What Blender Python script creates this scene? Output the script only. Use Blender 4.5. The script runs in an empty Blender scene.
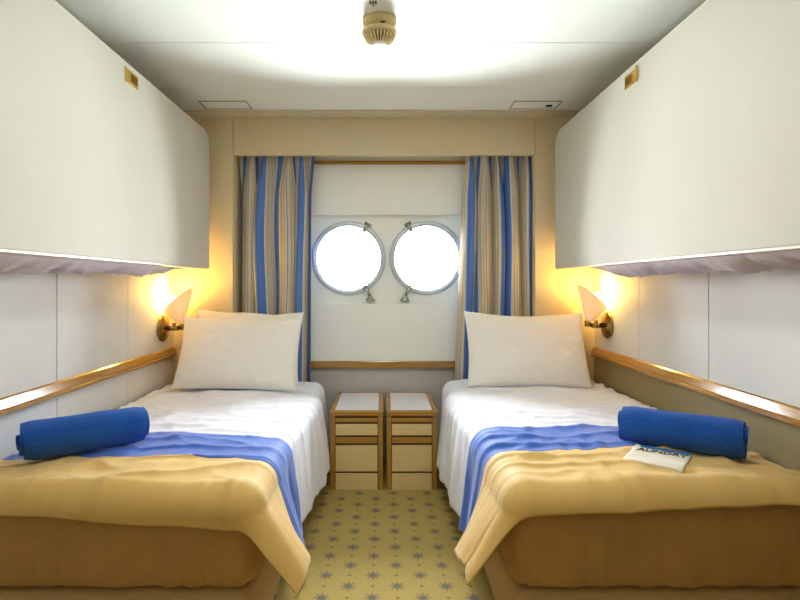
import bpy, bmesh, math, random
from math import pi, sin, cos, atan2, hypot, sqrt
from mathutils import Vector, Matrix, noise

random.seed(7)
SC = bpy.context.scene
COL = SC.collection

# ------------------------------------------------------------------ colours / materials
def lin(r, g, b):
    def f(c):
        c /= 255.0
        return c / 12.92 if c <= 0.04045 else ((c + 0.055) / 1.055) ** 2.4
    return (f(r), f(g), f(b), 1.0)

class NT:
    """tiny helper around a node tree"""
    def __init__(self, name):
        self.m = bpy.data.materials.new(name)
        self.m.use_nodes = True
        self.t = self.m.node_tree
        self.b = self.t.nodes['Principled BSDF']
    def n(self, typ, **kw):
        nd = self.t.nodes.new(typ)
        for k, v in kw.items():
            setattr(nd, k, v)
        return nd
    def l(self, a, b):
        self.t.links.new(a, b)
    def math(self, op, a, b=None, c=None, clamp=False):
        nd = self.n('ShaderNodeMath', operation=op, use_clamp=clamp)
        for i, v in enumerate((a, b, c)):
            if v is None: continue
            if isinstance(v, (int, float)): nd.inputs[i].default_value = v
            else: self.l(v, nd.inputs[i])
        return nd.outputs[0]
    def mix(self, fac, a, b):
        nd = self.n('ShaderNodeMix', data_type='RGBA')
        for idx, v in ((0, fac), (6, a), (7, b)):
            if isinstance(v, (int, float, tuple)): nd.inputs[idx].default_value = v
            else: self.l(v, nd.inputs[idx])
        return nd.outputs[2]
    def coords(self, scale=(1, 1, 1), kind='Object'):
        tc = self.n('ShaderNodeTexCoord')
        mp = self.n('ShaderNodeMapping')
        mp.inputs['Scale'].default_value = scale
        self.l(tc.outputs[kind], mp.inputs['Vector'])
        return mp.outputs['Vector']
    def noise(self, vec, scale, detail=3.0, rough=0.5):
        nd = self.n('ShaderNodeTexNoise')
        nd.inputs['Scale'].default_value = scale
        nd.inputs['Detail'].default_value = detail
        nd.inputs['Roughness'].default_value = rough
        self.l(vec, nd.inputs['Vector'])
        return nd.outputs['Fac']
    def bump(self, h, strength, dist=0.002):
        nd = self.n('ShaderNodeBump')
        nd.inputs['Strength'].default_value = strength
        nd.inputs['Distance'].default_value = dist
        self.l(h, nd.inputs['Height'])
        self.l(nd.outputs['Normal'], self.b.inputs['Normal'])
    def set(self, **kw):
        for k, v in kw.items():
            self.b.inputs[k.replace('_', ' ')].default_value = v
        return self

def simple(name, c, rough=0.5, metal=0.0, var=0.06, scale=20.0, bump=0.0, bscale=200.0, spec=0.5, stretch=(1, 1, 1)):
    k = NT(name)
    k.set(Roughness=rough, Metallic=metal)
    k.b.inputs['Specular IOR Level'].default_value = spec
    v = k.coords(stretch)
    f = k.noise(v, scale)
    dark = tuple(x * (1 - var) for x in c[:3]) + (1,)
    lite = tuple(min(1, x * (1 + var)) for x in c[:3]) + (1,)
    k.l(k.mix(f, dark, lite), k.b.inputs['Base Color'])
    if bump:
        k.bump(k.noise(v, bscale), bump)
    return k.m

def linen_mat(name, c, rough=0.6, var=0.06):
    """woven wall covering: fine crossing threads"""
    k = NT(name); k.set(Roughness=rough)
    v1 = k.coords((40, 40, 500)); v2 = k.coords((500, 500, 40)); v3 = k.coords((1, 1, 1))
    a = k.noise(v1, 1.0, 2); b = k.noise(v2, 1.0, 2); d = k.noise(v3, 5.0, 3)
    s = k.math('MULTIPLY', k.math('ADD', a, b), 0.5)
    s2 = k.math('ADD', k.math('MULTIPLY', s, 0.6), k.math('MULTIPLY', d, 0.4))
    dark = tuple(x * (1 - var * 1.6) for x in c[:3]) + (1,)
    lite = tuple(min(1, x * (1 + var * 1.6)) for x in c[:3]) + (1,)
    k.l(k.mix(s2, dark, lite), k.b.inputs['Base Color'])
    k.bump(s, 0.12, 0.001)
    return k.m

def wood_mat(name, c1, c2, axis, rough=0.22):
    k = NT(name); k.set(Roughness=rough)
    k.b.inputs['Coat Weight'].default_value = 0.4
    k.b.inputs['Coat Roughness'].default_value = 0.12
    sc = [60, 60, 60]; sc[axis] = 3
    v = k.coords(tuple(sc))
    f = k.noise(v, 1.0, 5, 0.6)
    k.l(k.mix(f, c1, c2), k.b.inputs['Base Color'])
    k.bump(f, 0.05, 0.001)
    return k.m

def cloth_mat(name, c, rough=0.85, var=0.05, weave=900.0, wrinkle=0.12, sheen=0.15):
    k = NT(name); k.set(Roughness=rough)
    k.b.inputs['Sheen Weight'].default_value = sheen
    k.b.inputs['Specular IOR Level'].default_value = 0.25
    v = k.coords()
    big = k.noise(v, 9.0, 4, 0.55)
    fine = k.noise(v, weave, 1)
    dark = tuple(x * (1 - var) for x in c[:3]) + (1,)
    lite = tuple(min(1, x * (1 + var)) for x in c[:3]) + (1,)
    k.l(k.mix(big, dark, lite), k.b.inputs['Base Color'])
    h = k.math('ADD', k.math('MULTIPLY', big, 6.0 * wrinkle), k.math('MULTIPLY', fine, 0.10))
    k.bump(h, 0.5, 0.012)
    return k.m

def carpet_mat():
    k = NT('carpet'); k.set(Roughness=0.95)
    k.b.inputs['Specular IOR Level'].default_value = 0.1
    tc = k.n('ShaderNodeTexCoord'); sp = k.n('ShaderNodeSeparateXYZ')
    k.l(tc.outputs['Object'], sp.inputs[0])
    X, Y = sp.outputs[0], sp.outputs[1]
    PX, PY = 0.1856, 0.149
    def lattice(ox, oy):
        def wrap(c, o, p):
            q = k.math('DIVIDE', k.math('SUBTRACT', c, o), p)
            fr = k.math('SUBTRACT', k.math('FRACT', k.math('ADD', k.math('ADD', q, 0.5), 100.0)), 0.5)
            return k.math('MULTIPLY', fr, p)
        fx, fy = wrap(X, ox, PX), wrap(Y, oy, PY)
        r = k.math('SQRT', k.math('ADD', k.math('MULTIPLY', fx, fx), k.math('MULTIPLY', fy, fy)))
        a = k.math('ARCTAN2', fy, fx)
        return r, a
    def flower(ox, oy, r0, amp):
        r, a = lattice(ox, oy)
        lim = k.math('ADD', k.math('MULTIPLY', k.math('COSINE', k.math('MULTIPLY', a, 8.0)), amp), r0)
        d = k.math('DIVIDE', k.math('SUBTRACT', lim, r), 0.004)
        return k.math('MULTIPLY', k.math('ADD', d, 0.5, clamp=True), 1.0, clamp=True), r
    def dot(ox, oy, r0):
        r, a = lattice(ox, oy)
        return k.math('ADD', k.math('DIVIDE', k.math('SUBTRACT', r0, r), 0.004), 0.5, clamp=True)
    bx, by = 0.050, 2.012
    f1, r1 = flower(bx, by, 0.0235, 0.0085)
    f2, r2 = flower(bx + PX / 2, by + PY / 2, 0.0235, 0.0085)
    core1 = dot(bx, by, 0.013); core2 = dot(bx + PX / 2, by + PY / 2, 0.013)
    d1 = dot(bx + PX / 2, by, 0.0075); d2 = dot(bx, by + PY / 2, 0.0075)
    fl = k.math('MAXIMUM', f1, f2); co = k.math('MAXIMUM', core1, core2); dt = k.math('MAXIMUM', d1, d2)
    v = k.coords()
    n1 = k.noise(v, 300.0, 2); n2 = k.noise(v, 90.0, 2)
    base = k.mix(n1, lin(152, 130, 62), lin(204, 180, 112))
    base = k.mix(k.math('MULTIPLY', n2, 0.5), base, lin(150, 134, 78))
    cfl = k.mix(n1, lin(108, 92, 74), lin(140, 122, 98))
    c = k.mix(k.math('MULTIPLY', fl, 0.75), base, cfl)
    c = k.mix(k.math('MULTIPLY', co, 0.6), c, lin(92, 98, 104))
    c = k.mix(k.math('MULTIPLY', dt, 0.75), c, lin(142, 92, 54))
    k.l(c, k.b.inputs['Base Color'])
    k.bump(n1, 0.5, 0.004)
    return k.m

def curtain_mat():
    k = NT('striped_curtain'); k.set(Roughness=0.8)
    k.b.inputs['Sheen Weight'].default_value = 0.1
    k.b.inputs['Specular IOR Level'].default_value = 0.2
    uv = k.n('ShaderNodeTexCoord'); sp = k.n('ShaderNodeSeparateXYZ')
    k.l(uv.outputs['UV'], sp.inputs[0])
    u = k.math('FRACT', k.math('MULTIPLY', sp.outputs[0], 6.6))
    rp = k.n('ShaderNodeValToRGB'); rp.color_ramp.interpolation = 'CONSTANT'
    blue, navy, cream, tan, pale = lin(80, 128, 210), lin(60, 96, 172), lin(216, 204, 180), lin(188, 168, 134), lin(224, 220, 208)
    stops = [(0.0, cream), (0.07, tan), (0.10, cream), (0.17, tan), (0.20, cream), (0.27, pale), (0.31, blue), (0.40, navy),
             (0.43, blue), (0.64, pale), (0.68, cream), (0.74, tan), (0.77, cream), (0.84, tan), (0.87, cream), (0.94, blue), (0.965, cream)]
    el = rp.color_ramp.elements
    el[0].position, el[0].color = stops[0]
    el[1].position, el[1].color = stops[1]
    for p, c in stops[2:]:
        e = el.new(p); e.color = c
    k.l(u, rp.inputs['Fac'])
    v = k.coords((600, 600, 60))
    n = k.noise(v, 1.0, 2)
    k.l(k.mix(k.math('MULTIPLY', n, 0.25), rp.outputs['Color'], lin(150, 140, 120)), k.b.inputs['Base Color'])
    k.bump(n, 0.1, 0.001)
    # a little daylight passes through the cloth
    tr = k.n('ShaderNodeBsdfTranslucent'); k.l(rp.outputs['Color'], tr.inputs['Color'])
    mx = k.n('ShaderNodeMixShader'); mx.inputs[0].default_value = 0.08
    out = k.t.nodes['Material Output']
    k.l(k.b.outputs[0], mx.inputs[1]); k.l(tr.outputs[0], mx.inputs[2]); k.l(mx.outputs[0], out.inputs['Surface'])
    return k.m

def glass_mat(name):
    k = NT(name)
    out = k.t.nodes['Material Output']
    tr = k.n('ShaderNodeBsdfTransparent'); tr.inputs[0].default_value = (0.96, 0.98, 0.98, 1)
    gl = k.n('ShaderNodeBsdfGlossy'); gl.inputs['Roughness'].default_value = 0.02
    lw = k.n('ShaderNodeFresnel'); lw.inputs['IOR'].default_value = 1.45
    mx = k.n('ShaderNodeMixShader')
    k.l(lw.outputs[0], mx.inputs[0]); k.l(tr.outputs[0], mx.inputs[1]); k.l(gl.outputs[0], mx.inputs[2])
    k.l(mx.outputs[0], out.inputs['Surface'])
    return k.m

def frosted_mat(name):
    k = NT(name)
    k.set(Roughness=0.45); k.b.inputs['Base Color'].default_value = lin(244, 234, 214)
    tr = k.n('ShaderNodeBsdfTranslucent'); tr.inputs['Color'].default_value = lin(250, 236, 205)
    v = k.coords(); k.bump(k.noise(v, 60.0), 0.05)
    mx = k.n('ShaderNodeMixShader'); mx.inputs[0].default_value = 0.12
    out = k.t.nodes['Material Output']
    k.l(k.b.outputs[0], mx.inputs[1]); k.l(tr.outputs[0], mx.inputs[2]); k.l(mx.outputs[0], out.inputs['Surface'])
    return k.m

def emit_mat(name, c, s):
    k = NT(name)
    k.b.inputs['Base Color'].default_value = c
    k.b.inputs['Emission Color'].default_value = c
    k.b.inputs['Emission Strength'].default_value = s
    return k.m

def towel_mat():
    k = NT('blue_terry'); k.set(Roughness=0.95)
    k.b.inputs['Specular IOR Level'].default_value = 0.1
    k.b.inputs['Sheen Weight'].default_value = 0.15
    v = k.coords()
    n = k.noise(v, 260.0, 3); n2 = k.noise(v, 30.0, 3)
    s = k.math('ADD', k.math('MULTIPLY', n, 0.7), k.math('MULTIPLY', n2, 0.3))
    k.l(k.mix(s, lin(12, 62, 152), lin(48, 122, 222)), k.b.inputs['Base Color'])
    k.bump(s, 1.0, 0.012)
    return k.m

M = {}
M['side_wall'] = linen_mat('linen_wall_covering_pale', lin(214, 214, 211))
M['back_wall'] = linen_mat('linen_wall_covering_beige', lin(222, 205, 168))
M['niche_low'] = linen_mat('grey_lilac_panel', lin(200, 194, 190))
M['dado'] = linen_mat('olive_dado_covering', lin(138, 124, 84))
M['seam'] = simple('seam_strip', lin(150, 144, 128), 0.6)
M['ceiling'] = simple('ceiling_panel_white', lin(243, 246, 240), 0.55, var=0.015, scale=3, spec=0.35)
M['ceil_trim'] = simple('ceiling_trim_beige', lin(214, 206, 182), 0.5)
M['carpet'] = carpet_mat()
M['wood_x'] = wood_mat('golden_wood_x', lin(146, 100, 36), lin(194, 146, 64), 0)
M['wood_y'] = wood_mat('golden_wood_y', lin(140, 96, 38), lin(186, 136, 62), 1, 0.16)
M['wood_z'] = wood_mat('golden_wood_z', lin(146, 104, 42), lin(190, 146, 66), 2)
M['wood_dark'] = wood_mat('brown_wood_groove', lin(84, 54, 22), lin(112, 74, 34), 0, 0.4)
M['maple'] = wood_mat('pale_maple_laminate', lin(218, 190, 128), lin(232, 208, 152), 0, 0.35)
M['white_lam'] = simple('white_laminate', lin(238, 238, 242), 0.25, var=0.02)
M['bunk'] = simple('bunk_laminate', lin(207, 205, 194), 0.62, var=0.03, scale=6, spec=0.2)
M['bunk_edge'] = simple('bunk_edge_trim', lin(226, 220, 200), 0.35, var=0.02)
M['bunk_under'] = simple('bunk_underside', lin(170, 158, 140), 0.6)
M['brass'] = simple('polished_brass', lin(232, 190, 96), 0.25, 1.0, 0.05)
M['brass_dark'] = simple('dark_brass_recess', lin(150, 112, 30), 0.35, 1.0, 0.1)
M['bronze'] = simple('antique_bronze', lin(150, 126, 84), 0.22, 1.0, 0.08)
M['steel'] = simple('porthole_steel', lin(206, 216, 226), 0.42, 1.0, 0.04)
M['chrome'] = simple('clamp_chrome', lin(180, 184, 180), 0.25, 1.0, 0.05)
M['white_metal'] = simple('window_box_white', lin(247, 249, 242), 0.4, var=0.015, scale=4)
M['glass'] = glass_mat('porthole_glass')
M['frost'] = frosted_mat('frosted_shade_glass')
M['bulb'] = emit_mat('warm_bulb', (1.0, 0.78, 0.42, 1), 12.0)
M['diffuser'] = emit_mat('added_lamp_diffuser', (0.97, 0.98, 1.0, 1), 0.7)  # glow of the added, unseen ceiling lamp
M['white_cloth'] = cloth_mat('white_cotton', lin(232, 234, 244), var=0.02, wrinkle=0.10)
M['pillow'] = cloth_mat('pillow_cotton', lin(242, 237, 228), var=0.02, wrinkle=0.06)
M['gold_cloth'] = cloth_mat('golden_cream_satin', lin(222, 183, 106), rough=0.6, var=0.06, wrinkle=0.14, sheen=0.3)
M['blue_cloth'] = cloth_mat('blue_satin_band', lin(50, 100, 194), rough=0.6, var=0.08, wrinkle=0.12, sheen=0.3)
M['tan_cloth'] = cloth_mat('tan_mattress_cover', lin(188, 146, 86), rough=0.7, var=0.16, wrinkle=0.16)
M['base_cloth'] = cloth_mat('bed_base_cover', lin(190, 160, 110), rough=0.8, var=0.05)
M['grey_cloth'] = cloth_mat('lilac_grey_bedding', lin(206, 194, 202), var=0.10, wrinkle=0.3)
M['towel'] = towel_mat()
M['curtain'] = curtain_mat()
M['plastic'] = simple('aged_cream_plastic', lin(216, 196, 142), 0.45, var=0.05)
M['plastic_w'] = simple('white_plastic', lin(244, 244, 246), 0.4, var=0.02)
M['dark'] = simple('dark_slot', lin(40, 32, 24), 0.6)
M['grey_print'] = simple('dark_print', lin(52, 52, 58), 0.6)
M['bag'] = simple('laundry_bag_paper', lin(236, 226, 206), 0.6, var=0.03, scale=40, bump=0.1)
M['bag_blue'] = simple('laundry_bag_blue_print', lin(40, 120, 180), 0.6)
M['dark_rail'] = simple('curtain_rail_grey', lin(178, 176, 160), 0.5)

# ------------------------------------------------------------------ mesh helpers
def link(name, bm, mat, parent=None, smooth=False, recalc=True):
    if recalc:
        bmesh.ops.recalc_face_normals(bm, faces=bm.faces)
    me = bpy.data.meshes.new(name)
    bm.to_mesh(me); bm.free()
    mats = mat if isinstance(mat, (list, tuple)) else [mat]
    for m in mats: me.materials.append(m)
    if smooth:
        for p in me.polygons: p.use_smooth = True
    o = bpy.data.objects.new(name, me)
    COL.objects.link(o)
    if parent is not None: o.parent = parent
    return o

def tag(o, label, cat, group=None):
    o['label'] = label; o['category'] = cat
    if group: o['group'] = group
    return o

def struct(o):
    o['kind'] = 'structure'
    return o

def thing(name, label, cat, loc=(0, 0, 0), group=None):
    o = bpy.data.objects.new(name, None)
    o.empty_display_size = 0.05
    COL.objects.link(o); o.location = loc
    return tag(o, label, cat, group)

def box(bm, x0, x1, y0, y1, z0, z1, bev=0.0, seg=2, mi=0):
    vs = [bm.verts.new((x, y, z)) for x in (x0, x1) for y in (y0, y1) for z in (z0, z1)]
    idx = [(0, 1, 3, 2), (4, 6, 7, 5), (0, 4, 5, 1), (2, 3, 7, 6), (0, 2, 6, 4), (1, 5, 7, 3)]
    fs = [bm.faces.new([vs[i] for i in f]) for f in idx]
    for f in fs: f.material_index = mi
    bmesh.ops.recalc_face_normals(bm, faces=fs)
    if bev > 0:
        es = list({e for f in fs for e in f.edges})
        r = bmesh.ops.bevel(bm, geom=es, offset=bev, segments=seg, profile=0.5, affect='EDGES')
        for f in r['faces']: f.material_index = mi
    return fs

def lathe(bm, prof, seg=32, mat4=Matrix.Identity(4), a0=0.0, a1=2 * pi):
    """prof: list of (r, z); revolved about local z then transformed"""
    full = abs((a1 - a0) - 2 * pi) < 1e-6
    n = seg if full else seg + 1
    rings = []
    for r, z in prof:
        if r < 1e-6:
            rings.append([bm.verts.new(mat4 @ Vector((0, 0, z)))] * n)
        else:
            rings.append([bm.verts.new(mat4 @ Vector((r * cos(a0 + (a1 - a0) * i / seg), r * sin(a0 + (a1 - a0) * i / seg), z))) for i in range(n)])
    for a, b in zip(rings, rings[1:]):
        for i in range(seg):
            j = (i + 1) % n
            q = []
            for v in (a[i], a[j], b[j], b[i]):
                if v not in q: q.append(v)
            if len(q) >= 3:
                try: bm.faces.new(q)
                except ValueError: pass

def rod(bm, p0, p1, r0, r1=None, seg=16):
    p0, p1 = Vector(p0), Vector(p1)
    r1 = r0 if r1 is None else r1
    d = p1 - p0
    m = Matrix.Translation(p0) @ d.to_track_quat('Z', 'Y').to_matrix().to_4x4()
    L = d.length
    lathe(bm, [(0, 0), (r0, 0), (r1, L), (0, L)], seg, m)

def frame_to(p, d):
    return Matrix.Translation(Vector(p)) @ Vector(d).to_track_quat('Z', 'Y').to_matrix().to_4x4()

def grid(bm, nu, nv, fn, uv=None):
    V = [[bm.verts.new(fn(i / nu, j / nv)) for j in range(nv + 1)] for i in range(nu + 1)]
    lay = bm.loops.layers.uv.verify() if uv else None
    for i in range(nu):
        for j in range(nv):
            f = bm.faces.new((V[i][j], V[i + 1][j], V[i + 1][j + 1], V[i][j + 1]))
            if uv:
                for lp, (a, b) in zip(f.loops, ((i, j), (i + 1, j), (i + 1, j + 1), (i, j + 1))):
                    lp[lay].uv = (a / nu, b / nv)
    return V

def solid(o, t, offset=-1.0):
    md = o.modifiers.new('thickness', 'SOLIDIFY'); md.thickness = t; md.offset = offset
    return o

def sstep(a, b, x):
    t = max(0.0, min(1.0, (x - a) / (b - a)))
    return t * t * (3 - 2 * t)

def N(x, y, z=0.0):
    return noise.noise(Vector((x, y, z)))

# ------------------------------------------------------------------ dimensions
HW = 1.312            # half width of the cabin
CEIL = 2.193
YB = 3.30             # plane of the back wall
YN = 3.50             # plane of the niche behind the curtains
YF = -1.10            # wall behind the camera
NX = 0.94             # half width of the niche
NZ = 1.95             # lower edge of the header
NC = 2.03             # niche ceiling, hidden behind the header

# ------------------------------------------------------------------ room shell
bm = bmesh.new(); box(bm, -HW - 0.1, HW + 0.1, YF - 0.1, YN + 0.2, -0.08, 0.0)
struct(link('floor', bm, M['carpet']))

bm = bmesh.new()
box(bm, -HW - 0.1, HW + 0.1, YF - 0.1, YN + 0.2, CEIL + 0.012, CEIL + 0.1, mi=1)
ys = [YF, -0.89, -0.36, 0.17, 0.70, 1.23, 1.765, 2.298, 2.83, 3.186]
for a, b in zip(ys, ys[1:]):
    box(bm, -HW, HW, a + 0.002, b - 0.002, CEIL, CEIL + 0.013, 0.0015, 1)
struct(link('ceiling', bm, [M['ceiling'], M['seam']]))

bm = bmesh.new(); box(bm, -HW, HW, 3.188, YB, CEIL - 0.010, CEIL + 0.012, 0.003)
struct(link('trim_1', bm, M['ceil_trim']))

def side_wall(s, name, seams):
    bm = bmesh.new()
    x = s * HW
    box(bm, min(x + s * 0.012, x + s * 0.1), max(x + s * 0.012, x + s * 0.1), YF - 0.1, YN + 0.2, 0, CEIL + 0.05, mi=1)
    for a, b in zip(seams, seams[1:]):
        box(bm, min(x, x + s * 0.013), max(x, x + s * 0.013), a + 0.002, b - 0.002, 0.0, CEIL + 0.01, 0.0015, 1)
    return struct(link(name, bm, [M['side_wall'], M['seam']]))
side_wall(-1, 'wall_left', [YF, -0.82, -0.23, 0.36, 0.95, 1.535, 2.126, 2.716, 3.306])
side_wall(1, 'wall_right', [YF, -0.82, -0.23, 0.37, 0.96, 1.553, 2.143, 2.727, 3.306])

bm = bmesh.new(); box(bm, -HW, HW, YF - 0.1, YF, 0, CEIL)
struct(link('wall_front', bm, M['back_wall']))

# back wall: piers left and right, header over the niche, niche returns, niche back
bm = bmesh.new()
for s in (-1, 1):
    a, b = sorted((s * HW, s * (NX + 0.0015)))
    box(bm, a, b, YB, YB + 0.035, 0, CEIL + 0.01, 0.0015, 1)
    a, b = sorted((s * NX, s * (NX + 0.03)))
    box(bm, a + 0.0, b, YB + 0.034, YN + 0.02, 0, NC + 0.04)
box(bm, -NX + 0.0015, NX - 0.0015, YB, YB + 0.035, NZ, CEIL + 0.01, 0.0015, 1)
box(bm, -NX, NX, YB + 0.034, YN + 0.02, NC, NC + 0.04)
box(bm, -HW, HW, YN + 0.10, YN + 0.13, 1.75, CEIL)                      # closing structure behind
box(bm, -HW, HW, YN, YN + 0.03, 0, 0.602, mi=1)
for s in (-1, 1):
    a, b = sorted((s * 0.60, s * NX))
    box(bm, a, b, YN, YN + 0.03, 0.60, NC)
struct(link('wall_back', bm, [M['back_wall'], M['niche_low']]))

# porthole box: white upper and lower panels, recessed middle panel with two round openings
PC = [(-0.236, 1.319), (0.283, 1.319)]
PR = 0.226
YP = YN + 0.035
bm = bmesh.new()
mid = 0.0235
z0, z1 = 1.012, 1.625
for (cx, cz), (xa, xb) in zip(PC, ((-0.62, mid), (mid, 0.62))):
    seg = 96
    loops = []
    angs = [2 * pi * i / seg for i in range(seg)]
    corner = [atan2(z - cz, x - cx) % (2 * pi) for x in (xa, xb) for z in (z0, z1)]
    angs = sorted(set(angs + corner))
    for t in angs:
        dx, dz = cos(t), sin(t)
        kx = ((xb - cx) / dx) if dx > 1e-9 else ((xa - cx) / dx if dx < -1e-9 else 1e9)
        kz = ((z1 - cz) / dz) if dz > 1e-9 else ((z0 - cz) / dz if dz < -1e-9 else 1e9)
        k = min(kx, kz)
        loops.append(((cx + PR * dx, cz + PR * dz), (cx + k * dx, cz + k * dz)))
    n = len(loops)
    fr_i = [bm.verts.new((p[0][0], YP, p[0][1])) for p in loops]
    fr_o = [bm.verts.new((p[1][0], YP, p[1][1])) for p in loops]
    bk_i = [bm.verts.new((p[0][0], YP + 0.07, p[0][1])) for p in loops]
    bk_o = [bm.verts.new((p[1][0], YP + 0.07, p[1][1])) for p in loops]
    for i in range(n):
        j = (i + 1) % n
        bm.faces.new((fr_i[i], fr_i[j], fr_o[j], fr_o[i]))
        bm.faces.new((bk_i[i], bk_o[i], bk_o[j], bk_i[j]))
        bm.faces.new((fr_i[i], bk_i[i], bk_i[j], fr_i[j]))
        bm.faces.new((fr_o[i], fr_o[j], bk_o[j], bk_o[i]))
struct(link('trim_2', bm, M['white_metal']))          # plate with the two round openings
bm = bmesh.new()
box(bm, -0.62, 0.62, YN - 0.005, YN + 0.11, 1.607, NC - 0.002, 0.006)
struct(link('trim_3', bm, M['white_metal']))
bm = bmesh.new()
box(bm, -0.62, 0.62, YN - 0.018, YN + 0.11, 0.62, 1.018, 0.006)
struct(link('trim_4', bm, M['white_metal']))
# thin bright lips under / over the recessed plate
bm = bmesh.new(); box(bm, -0.62, 0.62, YN - 0.022, YN + 0.0, 1.603, 1.618, 0.003)
struct(link('trim_5', bm, M['white_metal']))
# wooden trims above and below the window box
bm = bmesh.new(); box(bm, -0.62, 0.62, YN - 0.03, YN - 0.004, 1.934, 1.955, 0.004)
struct(link('trim_6', bm, M['wood_x']))
bm = bmesh.new(); box(bm, -0.62, 0.62, YN - 0.035, YN + 0.02, 0.596, 0.642, 0.005)
struct(link('trim_7', bm, M['wood_x']))

# portholes
for i, (cx, cz) in enumerate(PC):
    root = bpy.data.objects.new('window_%d' % (i + 1), None); COL.objects.link(root)
    root.location = (cx, YP, cz); root['kind'] = 'structure'
    R = Matrix.Rotation(pi / 2, 4, 'X')              # local z -> -y (towards the room)
    bm = bmesh.new()
    prof = [(0.212, -0.06), (0.212, 0.008), (0.218, 0.016), (0.238, 0.016), (0.247, 0.010), (0.247, 0.0), (0.2255, 0.0), (0.2255, -0.06), (0.212, -0.06)]
    lathe(bm, prof, 96, R)
    for b in range(12):                                # ring bolts
        t = 2 * pi * b / 12 + 0.2
        lathe(bm, [(0, 0.022), (0.005, 0.021), (0.0065, 0.015)], 10, R @ Matrix.Translation((0.232 * cos(t), 0.232 * sin(t), 0)))
    link('window_frame', bm, M['steel'], root, True)
    bm = bmesh.new()
    lathe(bm, [(0, -0.022), (0.2125, -0.022), (0.2125, -0.030), (0, -0.030)], 64, R)
    link('pane', bm, M['glass'], root)
    # hinge lug above, swing bolt with wing nut below
    sgn = 1 if i == 0 else -1
    bm = bmesh.new()
    t = math.radians(60 if i == 0 else 120)
    p = Vector((0.228 * cos(t), -0.016, 0.228 * sin(t))); d = Vector((cos(t), 0, sin(t))); q = Vector((-sin(t), 0, cos(t)))
    rod(bm, p - d * 0.03 + Vector((0, -.012, 0)), p + d * 0.034 + Vector((0, -.012, 0)), 0.012, 0.016)
    rod(bm, p + d * 0.03 - q * 0.026 + Vector((0, -.014, 0)), p + d * 0.03 + q * 0.022 + Vector((0, -.014, 0)), 0.010)
    link('hinge_lug', bm, M['chrome'], root, True)
    bm = bmesh.new()
    t = math.radians(-60 if i == 0 else -120)
    p = Vector((0.222 * cos(t), -0.02, 0.222 * sin(t))); d = Vector((cos(t), 0, sin(t))); q = Vector((-sin(t), 0, cos(t)))
    rod(bm, p - d * 0.014, p + d * 0.080, 0.012, 0.010)
    e = p + d * 0.062 + Vector((0, -0.01, 0))
    rod(bm, e, e + Vector((0.004 * sgn, -0.01, -0.03)), 0.012, 0.020)
    lathe(bm, [(0, 0.014), (0.020, 0.012), (0.034, 0.0), (0.030, -0.009), (0, -0.012)], 20, Matrix.Translation(e + Vector((0.004 * sgn, -0.012, -0.030))))
    rod(bm, p - q * 0.017, p + q * 0.017, 0.008)
    link('swing_clamp', bm, M['chrome'], root, True)

# curtain rail under the niche ceiling
bm = bmesh.new(); box(bm, -NX + 0.004, NX - 0.004, YB + 0.085, YB + 0.105, NC - 0.014, NC - 0.0005, 0.002)
struct(link('trim_8', bm, M['dark_rail']))

# wall rails (varnished wood with sloped top face)
def rail(s, name):
    bm = bmesh.new()
    prof = [(0.0, 0.700), (0.020, 0.700), (0.026, 0.705), (0.026, 0.716), (0.022, 0.720), (0.024, 0.724), (0.010, 0.752), (0.004, 0.757), (0.0, 0.757)]
    ya, yb = YF + 0.002, YB - 0.002
    A = [bm.verts.new((s * (HW - p), ya, z)) for p, z in prof]
    B = [bm.verts.new((s * (HW - p), yb, z)) for p, z in prof]
    n = len(prof)
    for i in range(n):
        j = (i + 1) % n
        bm.faces.new((A[i], A[j], B[j], B[i]))
    bm.faces.new(A); bm.faces.new(B[::-1])
    return struct(link(name, bm, M['wood_y']))
rail(-1, 'trim_9'); rail(1, 'trim_10')
# darker covering below the rail on the right-hand wall
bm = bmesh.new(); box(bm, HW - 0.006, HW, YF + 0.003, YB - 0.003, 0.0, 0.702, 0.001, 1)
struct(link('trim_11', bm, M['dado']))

# ------------------------------------------------------------------ ceiling fittings
def hatch(x0, x1, label, knob):
    cx, cy = (x0 + x1) / 2, 3.09
    t = thing('ceiling_hatch', label, 'hatch', (cx, cy, CEIL), 'ceiling hatches')
    w = (x1 - x0) / 2
    bm = bmesh.new()
    for a in ((-w, w, -0.065, -0.060), (-w, w, 0.060, 0.065), (-w, -w + 0.005, -0.060, 0.060), (w - 0.005, w, -0.060, 0.060)):
        box(bm, a[0], a[1], a[2], a[3], -0.004, -0.0003)
    f = link('frame', bm, M['seam'], t)
    bm = bmesh.new(); box(bm, -w + 0.006, w - 0.006, -0.059, 0.059, -0.003, -0.0003, 0.001, 1)
    link('cover_plate', bm, M['ceiling'], t)
    if knob:
        bm = bmesh.new()
        box(bm, w - 0.075, w - 0.040, -0.006, 0.012, -0.012, -0.002, 0.003)
        o = link('latch', bm, M['dark'], t)
    return t
hatch(-1.060, -0.785, 'flush white ceiling hatch near the back wall, without a dark latch', False)
hatch(0.745, 1.020, 'flush white ceiling hatch near the back wall, with a small dark latch', True)

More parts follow.
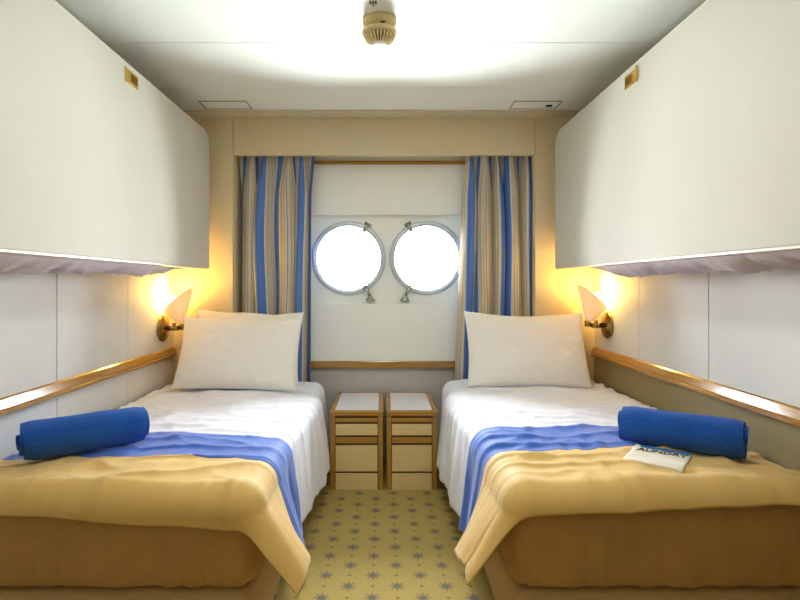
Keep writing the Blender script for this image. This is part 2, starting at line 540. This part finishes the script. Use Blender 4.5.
t = thing('smoke_detector', 'cream smoke detector with a ribbed grille hanging from the ceiling', 'smoke detector', (-0.018, 2.10, CEIL))
bm = bmesh.new()
lathe(bm, [(0, -0.0005), (0.066, -0.0005), (0.068, -0.008), (0.066, -0.022), (0.056, -0.030), (0.052, -0.034), (0, -0.034)], 48)
link('base', bm, M['plastic'], t, True)
bm = bmesh.new()
lathe(bm, [(0, -0.033), (0.052, -0.033), (0.055, -0.038), (0.068, -0.044), (0.070, -0.056), (0.066, -0.062), (0.050, -0.066), (0, -0.066)], 48)
link('body', bm, M['plastic'], t, True)
bm = bmesh.new()
lathe(bm, [(0.026, -0.064), (0.024, -0.098), (0, -0.098)], 32)
link('core', bm, M['dark'], t, True)
bm = bmesh.new()
for i in range(26):
    a = 2 * pi * i / 26
    m = Matrix.Rotation(a, 4, 'Z')
    vs = []
    pts = [(0.028, -0.064), (0.061, -0.064), (0.057, -0.080), (0.034, -0.100), (0.028, -0.100)]
    L = [bm.verts.new(m @ Vector((r, -0.0026, z))) for r, z in pts]
    Rr = [bm.verts.new(m @ Vector((r, 0.0026, z))) for r, z in pts]
    n = len(pts)
    bm.faces.new(L); bm.faces.new(Rr[::-1])
    for q in range(n):
        w = (q + 1) % n
        bm.faces.new((L[q], Rr[q], Rr[w], L[w]))
link('grille', bm, M['plastic'], t)
bm = bmesh.new()
lathe(bm, [(0, -0.106), (0.026, -0.105), (0.034, -0.100), (0.034, -0.096), (0, -0.096)], 32)
o = link('end_cap', bm, M['plastic_w'], t, True); o['label'] = 'white round end cap'
bm = bmesh.new(); box(bm, 0.004, 0.022, -0.066, -0.060, -0.044, -0.035, 0.002)
o = link('indicator', bm, M['dark'], t)

t = thing('ceiling_label', 'small dark printed mark stuck on the ceiling beside the smoke detector', 'label', (-0.040, 1.975, CEIL))
bm = bmesh.new(); box(bm, -0.026, 0.026, -0.030, 0.026, -0.0012, -0.0003)
link('sticker', bm, M['ceiling'], t)
bm = bmesh.new()
for k in range(3):
    box(bm, -0.014 + k * 0.010, -0.007 + k * 0.010, -0.020, 0.004, -0.0020, -0.0011)
box(bm, -0.004, 0.004, 0.010, 0.017, -0.0020, -0.0011)
link('print', bm, M['grey_print'], t)

# added ceiling lamp, out of view, put in to light the room
t = thing('added_ceiling_light', 'added round white ceiling lamp, out of view, lighting the room', 'ceiling lamp', (0, 1.50, CEIL))
bm = bmesh.new()
lathe(bm, [(0, -0.0005), (0.20, -0.0005), (0.205, -0.02), (0.19, -0.03), (0, -0.03)], 48)
link('housing', bm, M['plastic_w'], t, True)
bm = bmesh.new()
lathe(bm, [(0, -0.055), (0.10, -0.050), (0.165, -0.036), (0.18, -0.029), (0, -0.029)], 48)
link('diffuser', bm, M['diffuser'], t, True)

# ------------------------------------------------------------------ upper bunks, folded up
BX = {-1: 1.05, 1: 1.028}
def bunk(s, label):
    t = thing('folded_upper_bunk', label, 'bunk', (s * BX[s], 2.1, 1.235), 'folded upper bunks')
    y0, y1 = -1.0, 1.10           # local y (world 1.10 .. 3.20)
    H = 0.822
    def outline(ins, rt=0.09, rb=0.02):
        pts = []
        def arc(cy, cz, r, a0, a1, n):
            for i in range(n + 1):
                a = a0 + (a1 - a0) * i / n
                pts.append((cy + r * cos(a), cz + r * sin(a)))
        a, b, c, d = y0 + ins, y1 - ins, 0.0 + ins, H - ins
        rt2, rb2 = rt - ins, max(0.004, rb - ins)
        arc(b - rt2, d - rt2, rt2, 0, pi / 2, 10)
        arc(a + rt2, d - rt2, rt2, pi / 2, pi, 10)
        arc(a + rb2, c + rb2, rb2, pi, 1.5 * pi, 4)
        arc(b - rb2, c + rb2, rb2, 1.5 * pi, 2 * pi, 4)
        return pts
    def prism(bm, layers):
        rings = [[bm.verts.new((s * x, y, z)) for y, z in outline(ins)] for x, ins in layers]
        n = len(rings[0])
        for A, B in zip(rings, rings[1:]):
            for i in range(n):
                j = (i + 1) % n
                bm.faces.new((A[i], A[j], B[j], B[i]))
        bm.faces.new(rings[0][::-1]); bm.faces.new(rings[-1])
    bm = bmesh.new()
    prism(bm, [(0.0, 0.012), (0.0008, 0.0095), (0.004, 0.009), (0.03, 0.009)])
    link('front_panel', bm, M['bunk'], t)
    bm = bmesh.new()
    prism(bm, [(0.0045, 0.0015), (0.006, 0.0), (0.034, 0.0), (0.036, 0.002)])
    link('edge_trim', bm, M['bunk_edge'], t)
    bm = bmesh.new()
    prism(bm, [(0.036, 0.012), (HW - BX[s] - 0.0025, 0.012)])
    link('bed_box', bm, M['bunk_under'], t)
    # latch
    ly, lz = (0.105, 0.765)
    bm = bmesh.new()
    box(bm, -0.003, 0.003, ly - 0.055, ly + 0.055, lz - 0.028, lz + 0.028, 0.0015)
    lt = link('latch', bm, M['brass'], t); lt['label'] = 'brass latch plate'
    bm = bmesh.new()
    box(bm, -0.005, 0.005, ly - 0.01, ly + 0.045, lz - 0.017, lz + 0.017, 0.002)
    link('finger_pull', bm, M['brass_dark'], lt)
    bm = bmesh.new()
    box(bm, -0.010, 0.004, ly - 0.058, ly - 0.052, lz - 0.032, lz + 0.032, 0.002)
    link('lip', bm, M['brass'], lt)
    return t
bunk(-1, 'pale folded upper bunk on the wall above the bed with two pillows')
bunk(1, 'pale folded upper bunk on the wall above the bed with one pillow')

def loose_bedding(s, y_end, label, seed):
    """crumpled bedding squeezed out of the folded bunk, hanging between it and the wall"""
    bm = bmesh.new()
    L0 = 1.25
    def fn(u, v):
        y = L0 + (y_end - L0) * u
        e = sstep(1.0, 0.86, u)
        x = BX[s] + 0.022 + 0.20 * v
        dz = 0.046 + 0.016 * N(y * 5, seed, 0) + 0.014 * N(y * 19, seed, v * 3) + 0.010 * (1 - abs(N(y * 11 + 4 * v, seed + 3, v * 2))) ** 4
        sag = sin(pi * v) ** 0.6 * dz * (0.25 + 0.75 * e)
        z = 1.2425 - sag - 0.003 * N(y * 40, v * 5, seed)
        return Vector((s * x, y, min(z, 1.2435)))
    grid(bm, 150, 16, fn)
    o = link('bed_linen', bm, M['grey_cloth'], None, True)
    solid(o, 0.004, 0)
    return tag(o, label, 'bed linen', 'linen hanging from the folded bunks')
loose_bedding(-1, 2.93, 'crumpled pale linen hanging under the folded bunk over the two-pillow bed', 1.3)
loose_bedding(1, 2.80, 'crumpled lilac-grey linen hanging under the folded bunk over the one-pillow bed', 7.7)

# ------------------------------------------------------------------ wall lamps
def sconce(s, y, z, label):
    t = thing('wall_lamp', label, 'wall lamp', (s * HW, y, z), 'wall lamps')
    inn = Vector((-s, 0, 0))
    bm = bmesh.new()
    lathe(bm, [(0, 0.0), (0.078, 0.0), (0.080, 0.006), (0.074, 0.014), (0.060, 0.016), (0.054, 0.022), (0.030, 0.028), (0, 0.030)], 48, frame_to((0, 0, 0), inn))
    link('wall_plate', bm, M['bronze'], t, True)
    bm = bmesh.new()
    rod(bm, inn * 0.026, inn * 0.095, 0.015)
    rod(bm, inn * 0.095, inn * 0.135, 0.007)
    rod(bm, inn * 0.07 + Vector((0, 0, -0.004)), inn * 0.07 + Vector((0, 0, 0.03)), 0.010)
    link('arm', bm, M['bronze'], t, True)
    bm = bmesh.new()
    rod(bm, inn * 0.118 + Vector((0, 0, -0.008)), inn * 0.118 + Vector((0, 0, 0.026)), 0.016, 0.020)
    link('bulb_holder', bm, M['bronze'], t, True)
    # conical frosted shade, apex at the holder, axis tipped to the wall, rim cut slantwise
    bm = bmesh.new()
    apex = inn * 0.122 + Vector((0, 0, 0.004))
    axis = (Vector((s * 0.325, 0, 1.0))).normalized()
    e1 = inn - axis * inn.dot(axis); e1.normalize()      # towards the room
    e2 = axis.cross(e1)
    tanh = math.tan(math.radians(30))
    def fn(u, v):
        a = 2 * pi * u
        Lr = 0.150 / (1 - 0.27 * cos(a))                 # slanted planar rim, higher on the room side
        h = 0.014 + (Lr - 0.014) * v
        return apex + axis * h + (e1 * cos(a) + e2 * sin(a)) * (h * tanh + 0.004)
    grid(bm, 48, 10, fn)
    bmesh.ops.remove_doubles(bm, verts=bm.verts, dist=1e-5)
    o = link('shade', bm, M['frost'], t, True); solid(o, 0.003, 0)
    bm = bmesh.new()
    c = apex + axis * 0.035
    m = Matrix.Translation(c) @ axis.to_track_quat('Z', 'Y').to_matrix().to_4x4()
    lathe(bm, [(0, 0.0), (0.011, 0.0), (0.012, 0.06), (0.020, 0.098), (0.023, 0.125), (0.018, 0.148), (0.008, 0.160), (0, 0.162)], 24, m)
    link('bulb', bm, M['bulb'], t, True)
    L = bpy.data.lights.new('wall_lamp_glow', 'POINT')
    L.energy = LAMP_W; L.color = (1.0, 0.60, 0.10); L.shadow_soft_size = 0.04
    lo = bpy.data.objects.new('wall_lamp_glow', L); COL.objects.link(lo); lo.parent = t
    lo.location = c + axis * 0.19
    return t
LAMP_W = 4.5
sconce(-1, 3.135, 0.885, 'lit wall lamp with a slanted frosted shade beside the two-pillow bed')
sconce(1, 3.105, 0.905, 'lit wall lamp with a slanted frosted shade beside the one-pillow bed')

# ------------------------------------------------------------------ curtains
def curtain(xa_t, xb_t, xa_b, xb_b, label, seed, zb):
    """left/right x at the top and at the bottom"""
    bm = bmesh.new()
    zt = NC - 0.016
    nf = 4.5
    sd = -1 if xa_t > 0 else 1
    def fn(u, v):
        z = zt + (zb - zt) * v
        k = sstep(0, 1, v)
        x0 = xa_t + (xa_b - xa_t) * k; x1 = xb_t + (xb_b - xb_t) * k
        w = u + 0.030 * sin(2 * pi * 2 * u + seed) * sin(pi * u) + (0.03 + 0.17 * v * (1.35 - v)) * N(u * 3, v * 1.6, seed) * sin(pi * u) ** 0.5 - sd * 0.13 * sin(pi * u) * (1.1 * v - 0.25) + 0.05 * v * sin(pi * u) * sin(9 * u + 5.0 * v + seed)
        x = x0 + (x1 - x0) * (w - 0) 
        ph = 2 * pi * nf * (u + 0.02 * N(u * 4, v * 2.0, seed + 3)) + seed
        amp = (0.020 + 0.028 * sstep(0, 0.15, v)) * 1.15 * (0.75 + 0.5 * N(u * 6, v * 1.3, seed + 9))
        y = YB + 0.094 + amp * sin(ph) + 0.008 * sin(2 * ph + 1.3 + 2 * v)
        x += 0.022 * cos(ph) * sstep(0, 0.2, v)
        if v < 0.06:   # gathered heading
            y += 0.004 * sin(2 * pi * 45 * u) * (1 - v / 0.06)
        lo, hi = -NX + 0.006, NX - 0.006
        return Vector((max(lo, min(hi, x)), max(YB + 0.045, min(YN - 0.045, y)), z))
    grid(bm, 260, 60, fn, uv=True)
    o = link('curtain', bm, M['curtain'], None, True)
    solid(o, 0.002, 0)
    return tag(o, label, 'curtain', 'striped window curtains')
curtain(-0.934, -0.444, -0.934, -0.446, 'blue and cream striped curtain gathered behind the two-pillow bed', 0.4, 0.30)
curtain(0.528, 0.930, 0.474, 0.930, 'blue and cream striped curtain gathered behind the one-pillow bed', 2.9, 0.30)

# ------------------------------------------------------------------ beds
ZT = 0.535            # top of the bedding
EDGE = 0.37           # inner side of the mattress
RHO = 0.060           # shoulder radius of the bedding
YFOOT = 1.535         # foot face
PHY = RHO * pi / 2

def shoulder(y):
    """x (magnitude) where the flat top ends, by depth"""
    return EDGE + RHO - 0.035 * sstep(2.1, 2.8, y) + 0.035 * sstep(2.86, 3.02, y)

def cover(s, t, y, zoff, seed, wr, rip, flare_foot=0.55):
    """cloth point: t = distance from the wall along the cloth, y = depth along the cloth"""
    ycl = max(y, YFOOT + RHO)
    c = shoulder(ycl)
    flat = (HW - 0.022) - c
    a = max(0.0, t - flat)
    b = max(0.0, (YFOOT + RHO) - y)
    m = (HW - 0.022) - min(t, flat)
    r = hypot(a, b)
    ztop = ZT + zoff
    rho = RHO + zoff
    q = rho * pi / 2
    # top softness: pulls up in the middle, little puckers
    wob = wr * (N(m * 5 + seed, ycl * 4, seed) * 1.2 + 0.7 * N(m * 12, ycl * 9 + seed, 2.1) + 0.35 * N(m * 30, ycl * 16, seed + 4))
    wob += wr * 1.5 * (1 - abs(N(m * 2.2 + 1.5 * ycl, ycl * 9 + 0.8 * m + seed, seed))) ** 5 + wr * 0.9 * (1 - abs(N(m * 7 + seed, ycl * 7 - 3 * m, seed + 2))) ** 5
    crown = 0.012 * sin(pi * min(1.0, max(0.0, (m - c) / 0.9)))
    if r <= 0:
        return Vector((s * m, y, ztop + wob + crown))
    phi = atan2(b, a)
    fs = 0.10 + (flare_foot - 0.10) * sstep(2.02, 1.62, ycl)         # side flare
    ff = 0.03                                                        # front flare
    k = sstep(0.15, 1.45, phi)
    f = fs * (1 - k) + ff * k
    q = rho * pi / 2
    if r < q:
        out = rho * sin(r / rho); dn = rho * (1 - cos(r / rho))
    else:
        g = r - q
        out = rho + g * f; dn = rho + g * sqrt(1 - f * f)
    grow = sstep(0.03, 0.30, r)
    rp = rip * grow * (sin(ycl * 27 + 5 * N(ycl * 2, seed, 0) + seed) * 0.8 + 0.7 * N(ycl * 11, r * 3, seed) + 0.3 * N(ycl * 30, r * 5, seed))
    if ycl < 1.62 and b > 0:
        rp += rip * grow * 0.35 * sin(phi * 5 + seed)
    out += rp + wob * 0.5
    return Vector((s * (m - cos(phi) * out), ycl - sin(phi) * out, ztop - dn + wob * (1 - sstep(0, q, r)) + crown * (1 - sstep(0, 1.6 * q, r))))

def side_drop(y):
    return PHY + 0.24 + 0.10 * sstep(1.65, 2.15, y) 

def bed(s, label):
    t = thing('single_bed', label, 'bed', (s * 0.83, 2.4, 0), 'twin beds')
    dx = s * 0.83
    def loc(bm): bmesh.ops.translate(bm, verts=bm.verts, vec=(-dx, -2.4, 0))
    bm = bmesh.new()
    a, b = sorted((s * (HW - 0.03), s * (EDGE + 0.025)))
    box(bm, a, b, YFOOT + 0.02, YB - 0.03, 0.0, 0.243, 0.03, 4)
    loc(bm); link('base', bm, M['base_cloth'], t, True)
    # mattress: tan cover, softly bulging foot with fine vertical pulls
    bm = bmesh.new()
    zb, zt2 = 0.245, 0.517
    def ring_pt(w):   # rounded rectangle path from wall/foot corner, along foot, round the corner, along the side
        pass
    rc = 0.07
    x_in, x_out = EDGE + 0.012, HW - 0.028
    y_ft, y_hd = YFOOT + 0.012, YB - 0.035
    path = []
    n1, n2, n3 = 70, 14, 80
    for i in range(n1 + 1): path.append((x_out + (x_in + rc - x_out) * i / n1, y_ft, (0, -1)))
    for i in range(1, n2): 
        a = pi / 2 * i / n2
        path.append((x_in + rc - rc * sin(a), y_ft + rc - rc * cos(a), (-sin(a), -cos(a))))
    for i in range(n3 + 1): path.append((x_in, y_ft + rc + (y_hd - y_ft - rc) * i / n3, (-1, 0)))
    nz = 18
    V = []
    for k, (px, py, nn) in enumerate(path):
        row = []
        for j in range(nz + 1):
            v = j / nz
            bul = 0.016 * (1 - (2 * v - 1) ** 4) - 0.012
            w = 0.0045 * sin(k * 0.62 + 5 * N(k * 0.07, 0, s)) * (1 - v) ** 1.5 + 0.007 * N(k * 0.11, v * 2.2 + 0.02 * k, s) + 0.004 * N(k * 0.3, v * 3, s + 4)
            edge = 0.02 * (sstep(0.06, 0, v) + sstep(0.93, 1, v))
            d = bul + w - edge
            row.append(bm.verts.new((s * (px + nn[0] * d), py + nn[1] * d, zb + (zt2 - zb) * v + (0.004 * N(k * 0.15, 3, s) if j == 0 else 0) + 0.004 * (j == 0))))
        V.append(row)
    for i in range(len(path) - 1):
        for j in range(nz):
            bm.faces.new((V[i][j], V[i + 1][j], V[i + 1][j + 1], V[i][j + 1]))
    w0 = [bm.verts.new((s * x_out, y_hd, zb)), bm.verts.new((s * x_out, y_hd, zt2))]
    bm.faces.new([V[i][nz] for i in range(len(path))] + [w0[1]])
    bm.faces.new([V[i][0] for i in range(len(path))] + [w0[0]])
    bm.faces.new([w0[0], w0[1]] + [V[0][j] for j in range(nz, -1, -1)])
    bm.faces.new([w0[0], w0[1]] + [V[-1][j] for j in range(nz, -1, -1)])
    loc(bm); link('mattress', bm, M['tan_cloth'], t, True)
    return t
bed(-1, 'single bed against the wall carrying two stacked pillows')
bed(1, 'single bed against the wall carrying a single pillow and the laundry bag')

YB0, YB1 = {-1: 1.790, 1: 1.865}, {-1: 2.065, 1: 2.135}

def duvet(s, label, seed, wr):
    bm = bmesh.new()
    y0, y1 = YB1[s] - 0.05, YB - 0.035
    def fn(u, v):
        y = y0 + (y1 - y0) * v
        flat = (HW - 0.022) - shoulder(y)
        drop = PHY + 0.33 + 0.02 * N(y * 3, seed, 0)
        t = u * (flat + drop)
        return cover(s, t, y, 0.0, seed, wr, 0.010)
    grid(bm, 110, 130, fn)
    o = link('duvet', bm, M['white_cloth'], None, True)
    solid(o, 0.008, -1 if s < 0 else 1)
    return tag(o, label, 'duvet', 'white duvets')
duvet(-1, 'smooth white duvet on the bed with two pillows', 1.7, 0.0072)
duvet(1, 'creased white duvet on the bed with one pillow', 5.2, 0.0080)

def runner(s, label, seed, hem_wall, hem_corner):
    """golden bed throw over the foot, with a blue band as its inner end"""
    def mk(y_lo_is_foot, ya, yb, nu, nv, zoff):
        bm = bmesh.new()
        def fn(u, v):
            yy = yb if not y_lo_is_foot else yb
            flat = (HW - 0.022) - shoulder(max(YFOOT + RHO, 1.9))
            if y_lo_is_foot:
                ov = hem_wall + (hem_corner - hem_wall) * sstep(0.0, 0.75, u) + 0.006 * N(u * 9, seed, 0)
                y_end = YFOOT + RHO - ov
                y = y_end + (yb - y_end) * v
            else:
                y = ya + (yb - ya) * v
            slope = 0.03 * sin(u * 3)          # ends of the band are not quite straight
            y2 = y if y_lo_is_foot and v < 0.5 else y
            drop = side_drop(max(y2, YFOOT)) + 0.008 * N(y2 * 6, seed, 3)
            t = u * (flat + drop)
            return cover(s, t, y2, zoff, seed, 0.0072 if s < 0 else 0.0080, 0.013)
        grid(bm, nu, nv, fn)
        return bm
    o = link('bed_runner', mk(True, 0, YB0[s] + 0.004, 120, 60, 0.013), M['gold_cloth'], None, True)
    solid(o, 0.006, -1 if s < 0 else 1)
    tag(o, label, 'bed runner', 'gold and blue bed runners')
    b = link('blue_band', mk(False, YB0[s], YB1[s], 120, 36, 0.0135), M['blue_cloth'], o, True)
    solid(b, 0.006, -1 if s < 0 else 1)
    b['label'] = 'blue band'
    return o
runner(-1, 'golden bed runner with a blue band, draped over the foot of the two-pillow bed', 1.7, PHY + 0.010, PHY + 0.055)
runner(1, 'golden bed runner with a blue band, lying under the laundry bag', 5.2, PHY - 0.012, PHY + 0.015)

# ------------------------------------------------------------------ pillows
def pillow(loc, w, h, th, tilt, yaw, roll, label, seed, sh=(0, 0)):
    bm = bmesh.new()
    nu, nv = 48, 36
    def pt(u, v, side):
        U, V2 = 2 * u - 1, 2 * v - 1
        # edges pull inwards between the corners
        x = U * w / 2 * (1 - 0.055 * (1 - V2 * V2) ) 
        z = V2 * h / 2 * (1 - 0.050 * (1 - U * U) * (1.4 if V2 > 0 else 0.6))
        p = max(0.0, (1 - abs(U) ** 3.2)) * max(0.0, (1 - abs(V2) ** 2.8))
        d = th / 2 * p ** 0.55
        d *= 1.0 + 0.12 * N(U * 1.6 + seed, V2 * 1.6, seed) - 0.10 * V2
        d += p * 0.006 * N(U * 5, V2 * 5 + seed, 1) 
        e = (1 - p) * 0.004 * N(U * 14 + seed, V2 * 14, 0.5)
        ang = atan2(V2, U)
        d += p ** 0.5 * (1 - p) * 0.010 * 0.3 * sin(ang * 22 + seed)
        # slumps a little at the bottom, droops at the upper edge
        z += 0.010 * N(U * 2 + seed, 0, 5) * (V2 > 0)
        z += sh[0] * U * max(0, V2) + sh[1] * (U * U - 0.5) * max(0, V2)
        return Vector((x, side * d + e, z + h / 2))
    A = grid(bm, nu, nv, lambda u, v: pt(u, v, -1))
    B = grid(bm, nu, nv, lambda u, v: pt(u, v, 1))
    bmesh.ops.remove_doubles(bm, verts=bm.verts, dist=0.0035)
    o = link('pillow', bm, M['pillow'], None, True)
    o.rotation_euler = (tilt, roll, yaw); o.location = loc
    md = o.modifiers.new('smooth', 'SUBSURF'); md.levels = 1; md.render_levels = 1
    return tag(o, label, 'pillow', 'white bed pillows')
pillow((-0.832, 2.93, ZT + 0.022), 0.70, 0.43, 0.15, math.radians(-24), math.radians(1), math.radians(1.5), 'white pillow leaning in front on the bed with two pillows', 1.1)
pillow((-0.832, 3.120, ZT + 0.022), 0.665, 0.448, 0.12, math.radians(-17), 0, math.radians(2), 'white pillow peeking out behind the front pillow of the two', 4.6)
pillow((0.825, 3.0, ZT + 0.022), 0.72, 0.455, 0.16, math.radians(-22), math.radians(-1), math.radians(0.5), 'single white pillow leaning alone on the bed with the laundry bag', 8.8, (0.0, 0.02))

# ------------------------------------------------------------------ rolled towels
def towel(p0, p1, r, label, seed, squash=0.98):
    p0, p1 = Vector(p0), Vector(p1)
    ax = (p1 - p0); L = ax.length; ax.normalize()
    up = Vector((0, 0, 1)); sd = ax.cross(up).normalized()
    turns = 2.7
    bm = bmesh.new()
    nu, nv = 170, 44
    th = 0.0150
    r_in = 0.014
    def fn(u, v):
        a = turns * 2 * pi * u
        rr = r_in + (r - th * 0.5 - r_in) * (u ** 0.8)
        e = min(v, 1 - v) * L
        rr2 = rr * (1 - 0.10 * (1 - sstep(0, 0.035, e)))
        rr2 += 0.0025 * N(cos(a) * 1.5 + seed, v * 4, sin(a) * 1.5)
        ln = (v - 0.5) * L
        # inner turns creep out of the ends
        ln += (0.012 * (1 - u) + 0.006 * sin(a * 0.7 + seed)) * (1 if v > 0.5 else -1) * sstep(0.10, 0.0, e)
        a2 = a + 2.2
        return Vector(sd * (rr2 * cos(a2)) + ax * ln + up * (rr2 * sin(a2) * squash))
    grid(bm, nu, nv, fn)
    o = link('rolled_towel', bm, M['towel'], None, True)
    md = solid(o, th * 0.92, 0)
    bv = o.modifiers.new('soft_edges', 'BEVEL'); bv.width = 0.005; bv.segments = 3; bv.limit_method = 'ANGLE'
    o.location = (p0 + p1) / 2
    return tag(o, label, 'towel', 'rolled blue towels')
ZR = ZT + 0.026
RT = 0.075
towel((-1.180, 1.730, ZR + RT), (-0.890, 1.955, ZR + RT), RT, 'rolled blue towel lying alone on the two-pillow bed', 0.7)
towel((0.888, 1.965, ZR + RT), (1.186, 1.748, ZR + RT), RT, 'rolled blue towel lying beside the laundry bag', 3.9)

# ------------------------------------------------------------------ laundry bag
BAGP = (0.898, 1.738, ZT + 0.020)
t = thing('laundry_bag', 'folded pale laundry bag with dark lettering, lying before a rolled towel', 'laundry bag', BAGP)
ang = math.radians(-37)
t.rotation_euler = (0, 0, ang)
w, h = 0.172, 0.205
bm = bmesh.new()
def bag(u, v):
    x, y = (u - 0.5) * w, (v - 0.5) * h
    wx, wy = BAGP[0] + x * cos(ang) - y * sin(ang), BAGP[1] + x * sin(ang) + y * cos(ang)
    hs = [cover(1, (HW - 0.022) - (wx + 0.07 * i), wy + 0.07 * j, 0.013, 5.2, 0.0080, 0.010).z for i in (-1, -.5, 0, .5, 1) for j in (-1, -.5, 0, .5, 1)]
    z = 0.6 * sum(hs) / len(hs) + 0.4 * max(hs[12], sum(hs) / len(hs)) + 0.013 + 0.0015 * N(x * 9, y * 9, 3) - BAGP[2]
    return Vector((x, y, z))
grid(bm, 24, 28, bag)
o = link('folded_sheet', bm, M['bag'], t, True, recalc=False); solid(o, 0.007, -1)
bm = bmesh.new()
grid(bm, 24, 6, lambda u, v: bag(0.10 + 0.90 * u, 0.86 + 0.14 * v) + Vector((0, 0, 0.0012)))
o = link('blue_print', bm, M['bag_blue'], t, True, recalc=False); o['label'] = 'blue printed edge'
cu = bpy.data.curves.new('lettering', 'FONT'); cu.body = 'AUNDRY'; cu.size = 0.050; cu.align_x = 'CENTER'; cu.extrude = 0.0004; cu.offset = 0.0006
tmp = bpy.data.objects.new('tmp', cu); COL.objects.link(tmp)
bpy.context.view_layer.update()
me = bpy.data.meshes.new_from_object(tmp.evaluated_get(bpy.context.evaluated_depsgraph_get()))
bpy.data.objects.remove(tmp)
xs = [v.co.x for v in me.vertices]; sx = (w * 0.88) / (max(xs) - min(xs))
for v in me.vertices:
    v.co.x *= sx
    x, y = v.co.x + 0.004, v.co.y + 0.032
    v.co.z = bag(x / w + 0.5, y / h + 0.5).z + 0.0012 + v.co.z
    v.co.x, v.co.y = x, y
me.materials.clear(); me.materials.append(M['grey_print'])
lo = bpy.data.objects.new('lettering', me); COL.objects.link(lo); lo.parent = t

# ------------------------------------------------------------------ nightstands
def nightstand(x0, x1, label):
    cx = (x0 + x1) / 2; w = (x1 - x0) / 2
    t = thing('nightstand', label, 'nightstand', (cx, 2.95, 0), 'nightstands')
    D = 0.52
    p = 0.027
    bm = bmesh.new()
    box(bm, -w, -w + p, 0.0, D, 0.0, 0.412, 0.003)
    box(bm, w - p, w, 0.0, D, 0.0, 0.412, 0.003)
    box(bm, -w + p, w - p, D - 0.02, D, 0.0, 0.412)
    box(bm, -w + p, w - p, 0.03, D - 0.02, 0.0, 0.02)
    link('carcass', bm, M['wood_z'], t)
    bm = bmesh.new()
    box(bm, -w + p, w - p, 0.012, 0.03, 0.0, 0.412)
    link('face_recess', bm, M['wood_dark'], t)
    bm = bmesh.new()
    box(bm, -w - 0.003, w + 0.003, -0.006, 0.026, 0.4125, 0.440, 0.004)
    box(bm, -w - 0.003, -w + 0.024, 0.0262, D, 0.4125, 0.440, 0.003)
    box(bm, w - 0.024, w + 0.003, 0.0262, D, 0.4125, 0.440, 0.003)
    box(bm, -w + 0.024, w - 0.024, D - 0.02, D, 0.4125, 0.440, 0.003)
    tp = link('top', bm, M['wood_x'], t)
    bm = bmesh.new()
    box(bm, -w + 0.0245, w - 0.0245, 0.0265, D - 0.0205, 0.4125, 0.4385, 0.001, 1)
    o = link('top_inlay', bm, M['white_lam'], tp); o['label'] = 'white inlay'
    g = p + 0.003
    bm = bmesh.new(); box(bm, -w + g, w - g, -0.002, 0.0118, 0.378, 0.401, 0.003)
    link('upper_rail', bm, M['wood_x'], t)
    bm = bmesh.new(); box(bm, -w + g, w - g, 0.001, 0.0118, 0.304, 0.366, 0.002)
    dr = link('drawer', bm, M['maple'], t); dr['label'] = 'pale drawer front'
    bm = bmesh.new(); box(bm, -w + g, w - g, -0.008, 0.0118, 0.262, 0.2935, 0.004)
    link('handle', bm, M['wood_x'], dr)
    bm = bmesh.new(); box(bm, -w + g, w - g, 0.001, 0.0118, 0.102, 0.249, 0.002)
    d = link('door', bm, M['maple'], t); d['label'] = 'pale door panel'
    bm = bmesh.new(); box(bm, -w + g, w - g, 0.001, 0.0118, 0.0, 0.091, 0.002)
    k = link('plinth', bm, M['maple'], t); k['label'] = 'pale plinth panel'
    return t
nightstand(-0.300, -0.006, 'narrow wooden nightstand with white top, beside the two-pillow bed')
nightstand(0.014, 0.296, 'narrow wooden nightstand with white top, beside the one-pillow bed')

# ------------------------------------------------------------------ light
W = bpy.data.worlds.new('overcast_sea_sky'); SC.world = W; W.use_nodes = True
nt = W.node_tree; bg = nt.nodes['Background']
tc = nt.nodes.new('ShaderNodeTexCoord'); sp = nt.nodes.new('ShaderNodeSeparateXYZ'); rp = nt.nodes.new('ShaderNodeValToRGB')
nt.links.new(tc.outputs['Generated'], sp.inputs[0])
mr = nt.nodes.new('ShaderNodeMapRange'); mr.inputs[1].default_value = -1; mr.inputs[2].default_value = 1
nt.links.new(sp.outputs[2], mr.inputs[0]); nt.links.new(mr.outputs[0], rp.inputs[0])
e = rp.color_ramp.elements
e[0].position = 0.0; e[0].color = (1.6, 1.75, 1.72, 1)
e[1].position = 1.0; e[1].color = (1.10, 1.16, 1.25, 1)
e3 = rp.color_ramp.elements.new(0.5); e3.color = (0.5, 0.5, 0.5, 1)
nt.links.new(rp.outputs[0], bg.inputs[0]); bg.inputs[1].default_value = 70.0
for cx, cz in PC:
    L = bpy.data.lights.new('porthole_portal', 'AREA'); L.shape = 'SQUARE'; L.size = 0.45
    L.cycles.is_portal = True
    o = bpy.data.objects.new('porthole_portal', L); COL.objects.link(o)
    o.location = (cx, YP + 0.075, cz); o.rotation_euler = (math.radians(-90), 0, 0)

L = bpy.data.lights.new('added_lamp_light', 'AREA'); L.shape = 'DISK'; L.size = 0.36  # room light from the added lamp above the frame
L.energy = 7.0; L.color = (0.97, 0.98, 1.0)
o = bpy.data.objects.new('added_lamp_light', L); COL.objects.link(o)
o.location = (0, 1.50, CEIL - 0.062)

# ------------------------------------------------------------------ camera
cam = bpy.data.cameras.new('camera'); co = bpy.data.objects.new('camera', cam); COL.objects.link(co)
co.location = (0, 0, 1.147); co.rotation_euler = (math.radians(90), 0, 0)
cam.sensor_width = 36.0; cam.lens = 530 / 800 * 36
cam.shift_x = 16 / 800; cam.shift_y = -16 / 800
cam.clip_start = 0.01
SC.camera = co

SC.view_settings.view_transform = 'Standard'
SC.view_settings.look = 'None'
SC.view_settings.gamma = 1.0
SC.view_settings.use_curve_mapping = False
SC.view_settings.exposure = 0.55
SC.cycles.max_bounces = 10
SC.cycles.diffuse_bounces = 6
SC.cycles.sample_clamp_indirect = 8.0
